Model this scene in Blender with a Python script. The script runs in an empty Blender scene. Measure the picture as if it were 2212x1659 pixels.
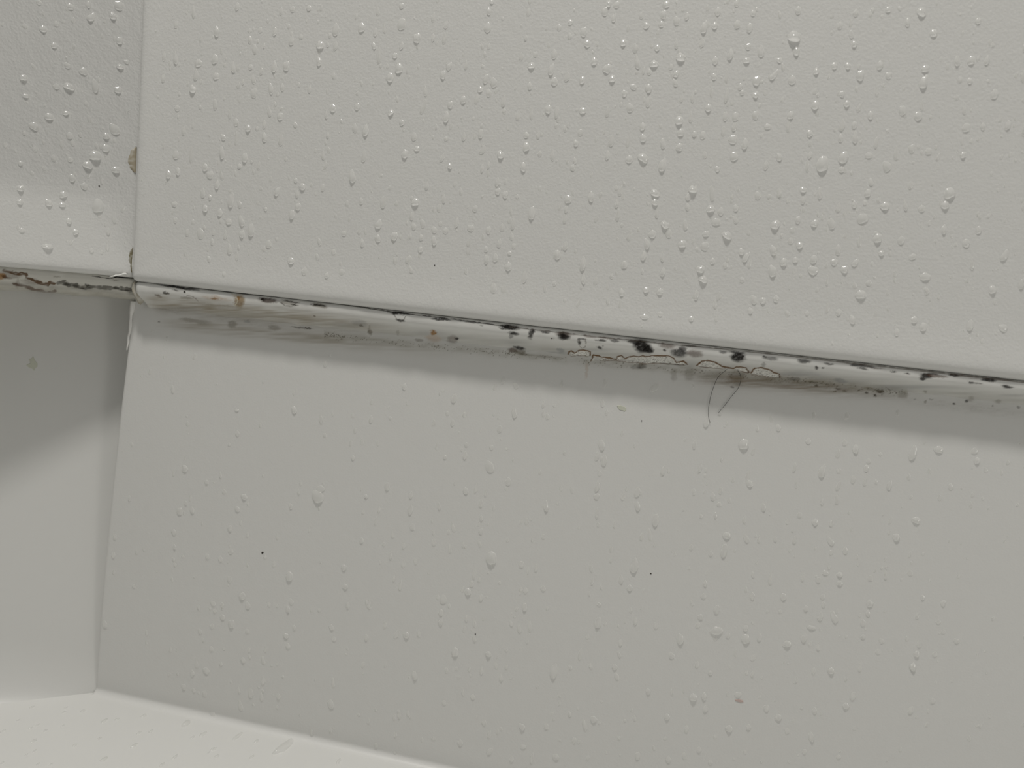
import bpy, math, random
import numpy as np
from mathutils import Vector, Matrix, noise

random.seed(7)
SC = bpy.context.scene
COL = SC.collection

# ------------------------------------------------------------------ camera
W, H, F = 2212.0, 1659.0, 1661.0
CX, CY = W / 2, H / 2
U = np.array([0.97600377, 0.12338729, -0.17942187])    # world +X seen in lens axes (x right, y down, z forward)
V = np.array([-0.10103577, 0.98650885, 0.12881015])    # world -Z
N = np.array([0.1928948, -0.10759117, 0.97530289])     # world +Y
D = 0.34                                               # lens to the face of the right panel, metres


def to_world(c):
    return np.array([c @ U, c @ N, -(c @ V)])


def ray(px, py):
    return to_world(np.array([px - CX, py - CY, F]))


_r = ray(281, 607)
_t = D / _r[1]
CAM = -_r * _t                                         # world origin = lower left corner of the right panel

cd = bpy.data.cameras.new('camera')
cam = bpy.data.objects.new('camera', cd)
COL.objects.link(cam)
cd.sensor_width = 36.0
cd.lens = F * 36.0 / W
cd.clip_start = 0.01
cd.dof.use_dof = True                                  # a phone lens close to the wall: the near right side goes soft
cd.dof.focus_distance = 0.362
cd.dof.aperture_fstop = 10.5
cd.clip_end = 50
cx_, cy_, cz_ = to_world(np.array([1., 0, 0])), to_world(np.array([0, -1., 0])), to_world(np.array([0, 0, -1.]))
cam.matrix_world = Matrix(((cx_[0], cy_[0], cz_[0], CAM[0]), (cx_[1], cy_[1], cz_[1], CAM[1]),
                           (cx_[2], cy_[2], cz_[2], CAM[2]), (0, 0, 0, 1)))
SC.camera = cam

# ------------------------------------------------------------------ light and exposure
SC.view_settings.view_transform = 'Standard'
SC.view_settings.look = 'None'
SC.view_settings.gamma = 1.0
SC.view_settings.use_curve_mapping = False
SC.view_settings.exposure = -0.05

world = bpy.data.worlds.new('bathroom_light')
SC.world = world
world.use_nodes = True
wn = world.node_tree
bg = wn.nodes['Background']
bg.inputs['Strength'].default_value = 0.147
_tc = wn.nodes.new('ShaderNodeTexCoord')                # the room: pale lit ceiling above, dimmer floor side below
_sx = wn.nodes.new('ShaderNodeSeparateXYZ')
_mr = wn.nodes.new('ShaderNodeMapRange')
_mr.inputs['From Min'].default_value = -1.0
_cr = wn.nodes.new('ShaderNodeValToRGB')
_cr.color_ramp.elements[0].position = 0.52
_cr.color_ramp.elements[0].color = (0.03, 0.03, 0.029, 1)
_cr.color_ramp.elements[1].position = 0.97
_cr.color_ramp.elements[1].color = (3.6, 3.55, 3.42, 1)
wn.links.new(_tc.outputs['Generated'], _sx.inputs[0])
wn.links.new(_sx.outputs['Z'], _mr.inputs['Value'])
wn.links.new(_mr.outputs['Result'], _cr.inputs['Fac'])
wn.links.new(_cr.outputs['Color'], bg.inputs['Color'])


def lamp(name, at, power, radius, aim):
    ld = bpy.data.lights.new(name, 'AREA')
    ld.shape = 'DISK'
    ld.size = radius * 2
    ld.energy = power
    ld.color = (1.0, 0.97, 0.92)
    lo = bpy.data.objects.new(name, ld)
    COL.objects.link(lo)
    lo.location = at
    d = Vector(aim) - Vector(at)
    lo.rotation_euler = d.to_track_quat('-Z', 'Y').to_euler()
    return lo


lamp('ceiling_lamp', (0.16, -0.425, 1.05), 7.6, 0.055, (0.2, 0, 0))
lamp('side_fill_light', (1.20, -0.60, 0.10), 1.2, 0.14, (0.1, 0, 0))  # added fill that brightens the right side, not a known source

# ------------------------------------------------------------------ pixel helpers (photo pixel -> point on a real surface)


def on_plane(px, py, p0, n):
    r = ray(px, py)
    t = ((np.asarray(p0) - CAM) @ n) / (r @ n)
    return CAM + r * t


def project(P):
    d = np.asarray(P) - CAM
    x = d[..., 0] * U[0] + d[..., 1] * N[0] - d[..., 2] * V[0]
    y = d[..., 0] * U[1] + d[..., 1] * N[1] - d[..., 2] * V[1]
    z = d[..., 0] * U[2] + d[..., 1] * N[2] - d[..., 2] * V[2]
    return CX + F * x / z, CY + F * y / z


def vnoise(x, y, seed=0.0):
    """numpy value noise in 2D, 0..1"""
    x = np.asarray(x, float) + seed * 17.3
    y = np.asarray(y, float) + seed * 9.1
    xi, yi = np.floor(x), np.floor(y)
    fx, fy = x - xi, y - yi
    fx, fy = fx * fx * (3 - 2 * fx), fy * fy * (3 - 2 * fy)

    def h(a, b):
        s = np.sin(a * 127.1 + b * 311.7 + seed) * 43758.5453
        return s - np.floor(s)
    return (h(xi, yi) * (1 - fx) + h(xi + 1, yi) * fx) * (1 - fy) + (h(xi, yi + 1) * (1 - fx) + h(xi + 1, yi + 1) * fx) * fy


# ------------------------------------------------------------------ materials


def srgb(r, g, b):
    f = lambda c: c / 255 / 12.92 if c / 255 <= 0.04045 else ((c / 255 + 0.055) / 1.055) ** 2.4
    return (f(r), f(g), f(b), 1.0)


def material(name, color, rough=0.4, spec=0.5, stain=False, bumps=(), sub=0.0):
    m = bpy.data.materials.new(name)
    m.use_nodes = True
    nt = m.node_tree
    b = nt.nodes['Principled BSDF']
    b.inputs['Base Color'].default_value = color
    b.inputs['Roughness'].default_value = rough
    b.inputs['Specular IOR Level'].default_value = spec
    if stain:
        at = nt.nodes.new('ShaderNodeVertexColor')
        at.layer_name = 'stain'
        mix = nt.nodes.new('ShaderNodeMix')
        mix.data_type = 'RGBA'
        mix.inputs['A'].default_value = color
        nt.links.new(at.outputs['Alpha'], mix.inputs['Factor'])
        nt.links.new(at.outputs['Color'], mix.inputs['B'])
        nt.links.new(mix.outputs['Result'], b.inputs['Base Color'])
        dull = nt.nodes.new('ShaderNodeMapRange')               # grime is dull
        dull.inputs['To Min'].default_value = spec
        dull.inputs['To Max'].default_value = 0.05
        nt.links.new(at.outputs['Alpha'], dull.inputs['Value'])
        nt.links.new(dull.outputs['Result'], b.inputs['Specular IOR Level'])
    prev = None
    if bumps:
        tc = nt.nodes.new('ShaderNodeTexCoord')
    for (scale, detail, dist, strength, stretch) in bumps:
        mp = nt.nodes.new('ShaderNodeMapping')
        mp.inputs['Scale'].default_value = stretch
        nz = nt.nodes.new('ShaderNodeTexNoise')
        nz.inputs['Scale'].default_value = scale
        nz.inputs['Detail'].default_value = detail
        bp = nt.nodes.new('ShaderNodeBump')
        bp.inputs['Distance'].default_value = dist
        bp.inputs['Strength'].default_value = strength
        nt.links.new(tc.outputs['Object'], mp.inputs['Vector'])
        nt.links.new(mp.outputs['Vector'], nz.inputs['Vector'])
        nt.links.new(nz.outputs['Fac'], bp.inputs['Height'])
        if prev:
            nt.links.new(prev.outputs['Normal'], bp.inputs['Normal'])
        prev = bp
    if prev:
        nt.links.new(prev.outputs['Normal'], b.inputs['Normal'])
    return m


WHITE = (0.68, 0.68, 0.66, 1)
M_PANEL = material('satin_white_acrylic', WHITE, 0.42, 0.4, False,
                   ((900, 2, 0.00025, 0.5, (1, 1, 1)), (260, 2, 0.0006, 0.22, (1, 1, 0.7))))
M_TRAY = material('smooth_white_tray', WHITE, 0.38, 0.45, True,
                  ((1100, 2, 0.0002, 0.28, (1, 1, 1)), (230, 2, 0.0006, 0.16, (1, 1, 0.7))))
M_TRAY_FLAT = material('plain_white_tray', WHITE, 0.38, 0.45, False, ((1100, 2, 0.0002, 0.12, (1, 1, 1)),))
M_CAULK = material('old_white_silicone', (0.69, 0.69, 0.665, 1), 0.28, 0.5, True, ((500, 2, 0.0004, 0.25, (1, 1, 1)),))
M_SUB = material('grey_wall_behind', (0.25, 0.24, 0.22, 1), 0.8, 0.2)
M_HAIR = material('dark_hair', (0.012, 0.010, 0.009, 1), 0.45, 0.4)
M_FLAKE = material('pale_olive_flake', srgb(198, 200, 186), 0.6, 0.2, False, ((700, 2, 0.0003, 0.3, (1, 1, 1)),))
M_SPECK = material('dark_grit', srgb(52, 48, 42), 0.7, 0.2)
M_PINK = material('pinkish_soap_scum', srgb(196, 178, 172), 0.6, 0.2)


def water_material():
    m = bpy.data.materials.new('clear_water')
    m.use_nodes = True
    nt = m.node_tree
    nt.nodes.clear()
    nd, ln = nt.nodes.new, nt.links.new
    out = nd('ShaderNodeOutputMaterial')
    gl = nd('ShaderNodeBsdfGlossy')
    gl.inputs['Roughness'].default_value = 0.16
    fr = nd('ShaderNodeFresnel')
    fr.inputs['IOR'].default_value = 1.58
    ge = nd('ShaderNodeNewGeometry')
    front = nd('ShaderNodeMath')
    front.operation = 'SUBTRACT'
    front.inputs[0].default_value = 1.0
    ln(ge.outputs['Backfacing'], front.inputs[1])
    mul = nd('ShaderNodeMath')
    mul.operation = 'MULTIPLY'
    ln(front.outputs[0], mul.inputs[0])
    ln(fr.outputs[0], mul.inputs[1])
    clear = nd('ShaderNodeBsdfTransparent')
    glow = nd('ShaderNodeBsdfTranslucent')              # light carried through the drop to its far rim
    glow.inputs['Color'].default_value = (1.0, 1.0, 0.99, 1)
    body = nd('ShaderNodeMixShader')
    body.inputs[0].default_value = 0.5
    ln(clear.outputs[0], body.inputs[1])
    ln(glow.outputs[0], body.inputs[2])
    mix = nd('ShaderNodeMixShader')
    ln(mul.outputs[0], mix.inputs[0])
    ln(body.outputs[0], mix.inputs[1])
    ln(gl.outputs[0], mix.inputs[2])
    ln(mix.outputs[0], out.inputs[0])
    return m


M_WATER = water_material()

# ------------------------------------------------------------------ object helpers


def mesh_obj(name, verts, faces, mat, parent=None, smooth=True, stain=None, front=None):
    me = bpy.data.meshes.new(name)
    me.from_pydata([tuple(map(float, v)) for v in verts], [], [tuple(map(int, f)) for f in faces])
    if front is not None:
        tot = Vector((0, 0, 0))
        for p in me.polygons:
            tot += p.normal * p.area
        if tot.dot(Vector(tuple(front))) < 0:
            me.flip_normals()
    if smooth:
        me.polygons.foreach_set('use_smooth', [True] * len(me.polygons))
    me.materials.append(mat)
    if stain is not None:
        a = me.color_attributes.new('stain', 'FLOAT_COLOR', 'POINT')
        a.data.foreach_set('color', np.asarray(stain, dtype=np.float32).ravel())
    me.update()
    o = bpy.data.objects.new(name, me)
    COL.objects.link(o)
    if parent:
        o.parent = parent
    return o


def tag(o, label, cat, group=None, kind=None):
    o['label'] = label
    o['category'] = cat
    if group:
        o['group'] = group
    if kind:
        o['kind'] = kind
    return o


def grid_faces(nu, nv, flip=False):
    i = np.arange(nu - 1)[:, None] * nv + np.arange(nv - 1)[None, :]
    i = i.ravel()
    f = np.stack([i, i + nv, i + nv + 1, i + 1], 1)
    return f[:, ::-1] if flip else f


# ------------------------------------------------------------------ stains (marks with their own shape on caulk and tray)
# every mark: x, y, rx, ry (photo pixels), colour, opacity, angle
MOULD, BROWN, DIRT = srgb(24, 20, 18), srgb(80, 56, 40), srgb(104, 96, 82)
RUST, PEACH, BLUE = srgb(146, 106, 54), srgb(186, 164, 144), srgb(120, 124, 130)
MARKS = []


def marks(ox, oy, k, rows, color=MOULD):
    for r in rows:
        x, y, rx, ry, op = r[:5]
        c = r[5] if len(r) > 5 else color
        ang = r[6] if len(r) > 6 else 0.11
        MARKS.append((ox + x / k, oy + y / k, rx / k, ry / k, c, op, ang))


marks(1200, 660, 4.424, [
    (830, 385, 85, 58, .97, MOULD, .5), (885, 420, 50, 30, .95, MOULD, .4), (745, 352, 55, 16, .8), (800, 335, 170, 9, .7),
    (1185, 452, 70, 38, .85), (1215, 410, 34, 24, .7), (1330, 460, 70, 34, .62, BROWN), (1060, 385, 70, 26, .6, BROWN),
    (1043, 430, 13, 12, .8), (1745, 490, 64, 42, .97), (1740, 445, 70, 11, .7), (95, 300, 46, 20, .85), (80, 275, 70, 22, .65, BROWN),
    (225, 350, 14, 17, .85), (225, 320, 17, 10, .7), (265, 315, 28, 9, .7), (445, 335, 34, 13, .85), (390, 333, 12, 7, .7),
    (415, 400, 24, 9, .85), (450, 385, 14, 8, .6), (565, 335, 40, 13, .7), (480, 310, 70, 10, .5, BROWN), (330, 290, 60, 12, .5, BROWN),
    (2050, 505, 66, 15, .6), (2000, 490, 20, 6, .75), (1600, 445, 34, 10, .6), (1990, 565, 20, 25, .4), (1290, 385, 60, 8, .7),
    (820, 580, 40, 26, .65), (770, 592, 46, 20, .35), (1280, 650, 44, 60, .3, DIRT), (1130, 660, 28, 60, .3, DIRT),
    (1730, 670, 70, 46, .5, DIRT), (1720, 735, 150, 44, .45, DIRT), (300, 620, 15, 75, .35, PEACH), (1690, 780, 13, 6, .7),
    (2100, 730, 260, 60, .38, DIRT), (1500, 690, 260, 60, .3, DIRT)])
marks(720, 620, 4.424, [
    (1690, 385, 80, 22, .97), (1620, 400, 34, 9, .8), (1720, 440, 44, 16, .9), (1700, 465, 16, 26, .5), (1885, 450, 22, 42, .85),
    (1905, 420, 14, 17, .85), (2020, 435, 38, 9, .85), (2092, 490, 9, 7, .85), (2190, 470, 44, 32, .85), (630, 252, 90, 11, .95),
    (640, 318, 40, 11, .8), (1040, 312, 76, 9, .85), (960, 300, 44, 6, .65), (1300, 335, 90, 9, .6), (1420, 370, 20, 8, .4),
    (270, 365, 17, 11, .6), (350, 432, 22, 20, .6, DIRT), (345, 400, 12, 40, .4, DIRT), (250, 345, 60, 26, .35, BLUE),
    (960, 435, 27, 20, .9, RUST, 0), (955, 490, 64, 36, .5, PEACH), (1145, 500, 48, 32, .45, BROWN), (1175, 490, 22, 12, .85),
    (1780, 580, 48, 15, .9), (1720, 605, 38, 19, .75, BROWN), (1790, 620, 44, 26, .6, DIRT), (1820, 640, 70, 16, .5, DIRT),
    (2170, 605, 30, 17, .45, BLUE), (2000, 660, 180, 14, .4, DIRT), (820, 510, 40, 9, .4, BROWN), (620, 440, 16, 20, .3, DIRT)])
marks(240, 560, 4.424, [
    (600, 262, 130, 12, .95), (740, 285, 86, 13, .85), (1500, 395, 86, 19, .85, srgb(60, 44, 36)), (1450, 390, 24, 9, .9),
    (1700, 420, 76, 26, .55, DIRT), (1720, 410, 60, 5, .8), (1750, 440, 36, 6, .8), (1990, 445, 66, 20, .7, DIRT), (1985, 440, 60, 7, .9),
    (1225, 395, 42, 60, .8, srgb(142, 116, 74), 0), (1215, 370, 20, 14, .8, RUST), (1000, 372, 150, 22, .65, PEACH), (990, 378, 28, 9, .75, RUST),
    (440, 345, 24, 9, .8, BROWN), (470, 362, 20, 8, .5, BROWN), (530, 325, 26, 10, .85), (515, 312, 12, 14, .7), (700, 318, 12, 10, .97),
    (620, 300, 28, 7, .7), (720, 370, 50, 14, .4, DIRT), (800, 590, 130, 19, .4, DIRT), (1160, 625, 42, 30, .5, DIRT),
    (1300, 590, 27, 16, .45, BLUE), (1560, 652, 54, 20, .45, DIRT), (1820, 655, 96, 7, .6), (1890, 660, 26, 8, .9), (460, 597, 12, 8, .65),
    (1945, 543, 8, 6, .8), (560, 470, 150, 60, .3, DIRT), (1000, 440, 320, 26, .3, DIRT), (1250, 590, 420, 36, .22, DIRT)])
marks(1700, 720, 4.32, [
    (160, 260, 54, 16, .8), (390, 283, 38, 9, .7), (275, 320, 15, 13, .85), (337, 318, 10, 7, .75), (700, 300, 110, 16, .8),
    (700, 330, 48, 9, .7), (830, 325, 64, 7, .5, BROWN), (995, 355, 24, 7, .85), (1125, 373, 28, 8, .85), (1300, 400, 56, 21, .93),
    (1265, 425, 27, 13, .97), (1400, 402, 86, 13, .7, BROWN), (1340, 380, 66, 9, .7), (1560, 385, 44, 13, .93), (1700, 402, 140, 11, .5, BROWN),
    (1720, 457, 28, 11, .85), (1780, 464, 38, 6, .6), (1880, 437, 64, 15, .93), (2000, 432, 90, 11, .5, BROWN), (2060, 499, 48, 13, .9),
    (60, 420, 64, 16, .6), (250, 460, 46, 10, .5), (270, 490, 13, 9, .85), (480, 520, 17, 11, .7), (540, 542, 15, 11, .75), (450, 547, 13, 10, .7),
    (660, 532, 11, 8, .85), (742, 550, 13, 9, .93), (870, 540, 36, 15, .9), (825, 582, 15, 12, .85), (885, 580, 9, 6, .7), (780, 520, 56, 11, .45, DIRT),
    (1080, 580, 44, 26, .4, DIRT), (1290, 542, 17, 10, .5, DIRT), (1290, 635, 8, 18, .5, DIRT), (1190, 620, 11, 7, .5), (1345, 612, 20, 6, .5),
    (1553, 655, 10, 8, .93), (1680, 632, 16, 11, .8), (1715, 610, 22, 26, .35, DIRT), (1970, 640, 28, 16, .4, DIRT), (1920, 676, 9, 8, .7),
    (2160, 688, 16, 9, .5), (300, 480, 380, 60, .42, DIRT), (200, 400, 260, 40, .25, BLUE), (500, 440, 60, 18, .45, BLUE), (700, 560, 300, 40, .25, DIRT),
    (1700, 690, 700, 60, .16, DIRT)])
marks(0, 560, 7.373, [
    (10, 270, 70, 50, .85, RUST), (150, 250, 160, 50, .4, BROWN), (500, 350, 140, 40, .4, BROWN), (1250, 430, 260, 44, .45, DIRT), (80, 280, 46, 20, .8, BROWN), (130, 305, 66, 22, .45, BROWN), (1380, 470, 70, 20, .65), (1850, 450, 46, 16, .75),
    (2000, 487, 76, 13, .75), (900, 285, 46, 11, .45, DIRT), (150, 580, 20, 55, .65, BROWN), (400, 540, 66, 16, .55, BROWN), (280, 380, 27, 66, .3, BROWN),
    (1390, 420, 40, 18, .7), (1060, 400, 60, 30, .7), (1200, 420, 50, 26, .6), (1840, 340, 56, 16, .5, DIRT), (600, 480, 600, 80, .25, DIRT),
    (1700, 560, 400, 60, .22, DIRT), (2005, 250, 22, 16, .98, srgb(18, 16, 14))])

LINES = [  # polyline in photo pixels, half width, colour, opacity
    ([(30, 613), (49, 617), (62, 622), (77, 627), (90, 628), (105, 633), (120, 628)], 3.2, BROWN, .75),
    ([(8, 584), (20, 586), (31, 591), (41, 592), (48, 591), (56, 593), (57, 598), (68, 603), (76, 607), (84, 611), (95, 613), (103, 615.5), (109, 610), (117, 612)], 3.3, srgb(88, 62, 36), .9),
    ([(125, 611), (140, 610), (148, 615.5), (163, 617), (176, 620), (190, 618), (201, 618.5), (212, 620), (231, 622.5), (255, 621), (280, 627)], 4.6, srgb(52, 49, 42), .75),
    ([(200, 596), (222, 599.3), (231, 601.3), (243, 600.6), (255, 597.3), (263, 599.3), (276, 599.3)], 1.0, srgb(16, 15, 13), 1.0),
    ([(400, 619), (520, 634), (700, 651), (860, 676), (1000, 692), (1100, 706)], .9, srgb(34, 31, 27), .85),
    ([(1100, 706), (1300, 729), (1420, 741), (1600, 758), (1720, 771)], .9, srgb(88, 78, 68), .7),
    ([(1720, 771), (1850, 786), (1980, 800), (2212, 826)], 1.6, srgb(96, 86, 74), .6),
    ([(848, 676), (853, 683), (858, 690), (865, 695), (872, 691), (876, 684)], .6, srgb(70, 66, 58), .8),
    ([(1252, 735), (1250, 745), (1256, 752), (1264, 750), (1266, 740), (1264, 732)], .5, srgb(96, 88, 78), .7),
    ([(404, 638), (410, 638), (420, 643), (428, 650)], .7, BROWN, .6),
    ([(500, 634), (511, 642), (513, 652), (508, 660)], .8, srgb(205, 200, 182), .9),
    ([(604, 652), (615, 660), (630, 662), (642, 653)], .6, srgb(70, 66, 60), .7),
]

GAPS = []  # peeled places: torn upper edge, lower edge (photo pixels)


def gap(up, low):
    f = lambda q: [(1200 + x / 4.424, 660 + y / 4.424) for x, y in q]
    GAPS.append((np.array(f(up) + f(low)), f(up), f(low)))


gap([(120, 462), (130, 442), (150, 435), (185, 455), (215, 430), (270, 425), (332, 440), (330, 475)], [(305, 490), (280, 480), (215, 480), (150, 485)])
gap([(340, 530), (360, 470), (410, 480), (440, 495), (520, 500), (580, 515), (590, 488), (630, 478), (662, 510), (700, 490), (750, 480),
     (800, 490), (835, 478), (860, 490), (930, 478), (1080, 480), (1130, 505), (1155, 545), (1220, 530), (1260, 562)],
    [(1230, 568), (1150, 566), (1050, 556), (930, 550), (850, 560), (780, 545), (700, 545), (590, 528), (450, 524)])
gap([(1350, 572), (1400, 532), (1450, 525), (1530, 545), (1590, 580), (1640, 590), (1700, 602)], [(1600, 606), (1380, 584)])
gap([(1700, 602), (1730, 585), (1820, 595), (1850, 636)], [(1840, 644), (1780, 630)])
gap([(1870, 640), (1900, 600), (1960, 590), (2060, 620), (2080, 640), (2140, 655), (2145, 682)], [(2060, 690), (1970, 672), (1880, 662)])


def seg_dist(x, y, a, b):
    ax, ay = a
    dx, dy = b[0] - ax, b[1] - ay
    t = np.clip(((x - ax) * dx + (y - ay) * dy) / (dx * dx + dy * dy + 1e-9), 0, 1)
    return np.hypot(x - ax - t * dx, y - ay - t * dy)


def inside(x, y, poly):
    r = np.zeros(x.shape, bool)
    n = len(poly)
    for i in range(n):
        x1, y1 = poly[i]
        x2, y2 = poly[(i + 1) % n]
        c = ((y1 > y) != (y2 > y)) & (x < (x2 - x1) * (y - y1) / (y2 - y1 + 1e-12) + x1)
        r ^= c
    return r


def paint(P, wash=0.0, shade_film=False):
    """stain colour (rgba) for points P on the caulk or tray"""
    x, y = project(P)
    n = len(x)
    col = np.zeros((n, 4))
    n1, n2, n3 = vnoise(x / 6, y / 3.5, 1), vnoise(x / 2.2, y / 1.6, 2), vnoise(x / 16, y / 5, 3)
    wx, wy = x + (n1 - .5) * 5 + (n2 - .5) * 2.4, y + (n3 - .5) * 4 + (n2 - .5) * 2.0

    def over(c, a):
        a = np.clip(a, 0, 1)
        ao = a + col[:, 3] * (1 - a)
        for k in range(3):
            col[:, k] = np.where(ao > 1e-5, (c[k] * a + col[:, k] * col[:, 3] * (1 - a)) / np.maximum(ao, 1e-5), c[k])
        col[:, 3] = ao

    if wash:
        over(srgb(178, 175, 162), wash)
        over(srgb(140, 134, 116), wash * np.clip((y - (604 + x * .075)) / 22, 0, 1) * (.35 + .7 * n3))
    if shade_film:  # painted shade on the bead's lower half, mixed with greyish mildew tone
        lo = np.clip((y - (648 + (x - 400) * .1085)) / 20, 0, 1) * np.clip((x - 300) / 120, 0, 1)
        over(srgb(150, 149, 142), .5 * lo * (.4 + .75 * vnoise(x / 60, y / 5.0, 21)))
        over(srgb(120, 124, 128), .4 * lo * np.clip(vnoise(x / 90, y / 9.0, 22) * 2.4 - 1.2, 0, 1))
    order = sorted(MARKS, key=lambda m: -(m[2] * m[3]))
    for (mx, my, rx, ry, c, op, ang) in order:
        ca, sa = math.cos(ang), math.sin(ang)
        big = rx > 30
        ux, uy = (x, y + (n3 - .5) * 6) if big else (wx, wy)
        dx, dy = (ux - mx) * ca + (uy - my) * sa, -(ux - mx) * sa + (uy - my) * ca
        d = np.sqrt((dx / max(rx, 1.0)) ** 2 + (dy / max(ry, 1.0)) ** 2)
        if big:
            a = op * np.clip(1.25 - d, 0, 1) * (0.35 + 1.0 * vnoise(x / 14, y / 2.6, mx)) * (.6 + .7 * n2)
        else:
            a = op * np.clip((1.4 - d) / .65, 0, 1) * np.clip(.8 + .45 * n2, 0, 1)
        over(c, a)
    z1 = np.exp(-((y - (648 + (x - 300) * .112)) / 17) ** 2) * np.clip((x - 300) / 40, 0, 1) * np.clip((900 - x) / 250, 0, 1)
    over(srgb(140, 128, 106), .66 * z1 * (.25 + 1.0 * vnoise(x / 26, y / 2.6, 12)))
    z2 = np.exp(-((y - (690 + (x - 300) * .108)) / 13) ** 2) * np.clip((x - 330) / 80, 0, 1) * np.clip((1000 - x) / 300, 0, 1)
    over(srgb(140, 130, 110), .55 * z2 * (.25 + 1.0 * vnoise(x / 40, y / 3.0, 13)))
    z3 = np.exp(-((y - (822 + (x - 1600) * .085)) / 15) ** 2) * np.clip((x - 1450) / 120, 0, 1) * np.clip((2000 - x) / 260, 0, 1)
    over(srgb(124, 110, 90), .72 * z3 * (.25 + 1.0 * vnoise(x / 34, y / 3.0, 14)))
    # fine mould specks along the foot of the caulk
    base = 615 + (x - 285) * 0.111
    off = y - base
    band = np.exp(-((off - 62 + np.clip((x - 900) / 60, 0, 14)) / 9) ** 2) * (x > 700) * (x < 1960)
    sp = vnoise(x / 1.7, y / 1.5, 7)
    den = band * (.35 + .65 * vnoise(x / 40, y / 20, 8))
    over(srgb(72, 66, 54), .75 * np.clip((sp - (1.02 - .42 * den)) * 9, 0, 1))
    over(srgb(134, 130, 112), .38 * band * (.3 + .9 * n3))
    for pts, hw, c, op in LINES:
        d = np.full(n, 1e9)
        for a, b in zip(pts[:-1], pts[1:]):
            d = np.minimum(d, seg_dist(x + (n2 - .5) * 1.6, y + (n1 - .5) * 1.8, a, b))
        over(c, op * np.clip((hw * (.5 + 1.0 * n1) + .6 - d) / (.7 + .25 * hw), 0, 1) * np.clip(.5 + .55 * n1 + .3 * n3, 0, 1))
    for g, up, low in GAPS:
        ins = inside(x + (n2 - .5) * 1.5, y + (n1 - .5) * 1.5, g)
        spk = vnoise(x / 1.3, y / 1.2, 5)
        over(srgb(204, 204, 199), .9 * ins)
        over(srgb(232, 231, 226), .8 * (ins & (spk > .62)))
        over(srgb(110, 106, 98), .7 * (ins & (spk < .2)))
        for pts, hw, op in ((up, 1.35, .95), (low, .9, .55)):
            d = np.full(n, 1e9)
            for a, b in zip(pts[:-1], pts[1:]):
                d = np.minimum(d, seg_dist(x + (n2 - .5) * 1.2, y + (n1 - .5) * 1.2, a, b))
            over(srgb(104, 74, 40), op * np.clip((hw * (.55 + .9 * n3) + .5 - d) / .9, 0, 1))
    return col


# ------------------------------------------------------------------ main surfaces
E = 0.012                                     # the tray wall stands this far behind the panel face
ZF = on_plane(240, 1522, (0, E, 0), np.array([0, 1., 0]))[2]   # tray floor height
AZ = math.radians(42)
LD = np.array([-math.cos(AZ), -math.sin(AZ), 0])               # along the left panel, away from the corner
LN = np.array([math.sin(AZ), -math.cos(AZ), 0])                # its face towards the room
LP = np.array([0.0, 0.0016, 0.0])                              # a point of the left panel's face
LZ = on_plane(272, 599, LP, LN)[2]                             # lower edge of the left panel


def slab(name, org, ux, nrm, length, height, rings, corner_r, mat, butt=False, curve_n=8):
    """rounded board: ux runs away from the corner joint, nrm points into the room"""
    org, ux, nrm = map(np.asarray, (org, ux, nrm))
    rows = []
    for d, out in rings:
        r = max(corner_r - d, 0.0008)
        pts = []
        zs = np.concatenate([np.linspace(height, 0.06, 6), np.linspace(0.05, d + r, 10)])
        xl = 0.0 if butt else d
        for z in zs:
            pts.append((xl, z))
        if butt:
            pts += [(xl, d + r * (1 - k / curve_n)) for k in range(1, curve_n + 1)]
        else:
            for k in range(1, curve_n + 1):
                a = math.pi / 2 * k / curve_n
                pts.append((d + r * (1 - math.cos(a)) if False else d + r - r * math.cos(math.pi / 2 - (math.pi / 2 - a)), d + r - r * math.sin(a)))
        for x in np.concatenate([np.linspace(d + r + .002, .045, 6), np.linspace(.05, length, 12)]):
            pts.append((x, d))
        rows.append([org + ux * p[0] + nrm * out + np.array([0, 0, p[1]]) for p in pts])
    npt = len(rows[0])
    verts = np.array(rows).reshape(-1, 3)
    right = np.cross(np.array([0, 0, 1.]), nrm) @ ux > 0
    faces = list(grid_faces(len(rows), npt, flip=right))
    b = (len(rows) - 1) * npt
    top = len(verts)
    verts = np.vstack([verts, [org + ux * length + nrm * rings[-1][1] + np.array([0, 0, height])]])
    loop = [b + i for i in range(npt)] + [top]
    faces = [tuple(f) for f in faces] + [tuple(loop if right else loop[::-1])]
    return mesh_obj(name, verts, faces, mat, front=nrm)


mm = 0.001
ring_r = [(0, -7 * mm), (0, -3.4 * mm), (.12 * mm, -2.4 * mm), (.5 * mm, -1.4 * mm), (1.1 * mm, -.55 * mm), (1.9 * mm, .1 * mm),
          (2.9 * mm, .52 * mm), (4.0 * mm, .68 * mm), (5.2 * mm, .70 * mm), (6.6 * mm, .66 * mm), (8.2 * mm, .57 * mm), (10 * mm, .46 * mm), (12 * mm, .35 * mm), (14.5 * mm, .23 * mm), (17.5 * mm, .13 * mm), (21 * mm, .06 * mm), (25 * mm, .02 * mm), (30 * mm, 0)]
right_panel = slab('shower_wallboard', (0, 0, 0), (1, 0, 0), (0, -1, 0), 1.25, 0.75, ring_r, 0.0026, M_PANEL)
tag(right_panel, 'large white wet shower wall panel right of the corner joint, above the mouldy seam', 'wall panel')
left_panel = slab('shower_wallboard', (LP[0] + .003 * .743, LP[1] + .003 * .669, LZ), LD, LN, 0.62, 0.75, [(d, o * .45 if o > 0 else o) for d, o in ring_r], 0.0026, M_PANEL, butt=True)
tag(left_panel, 'white wet shower wall panel left of the vertical corner joint', 'wall panel')


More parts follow.
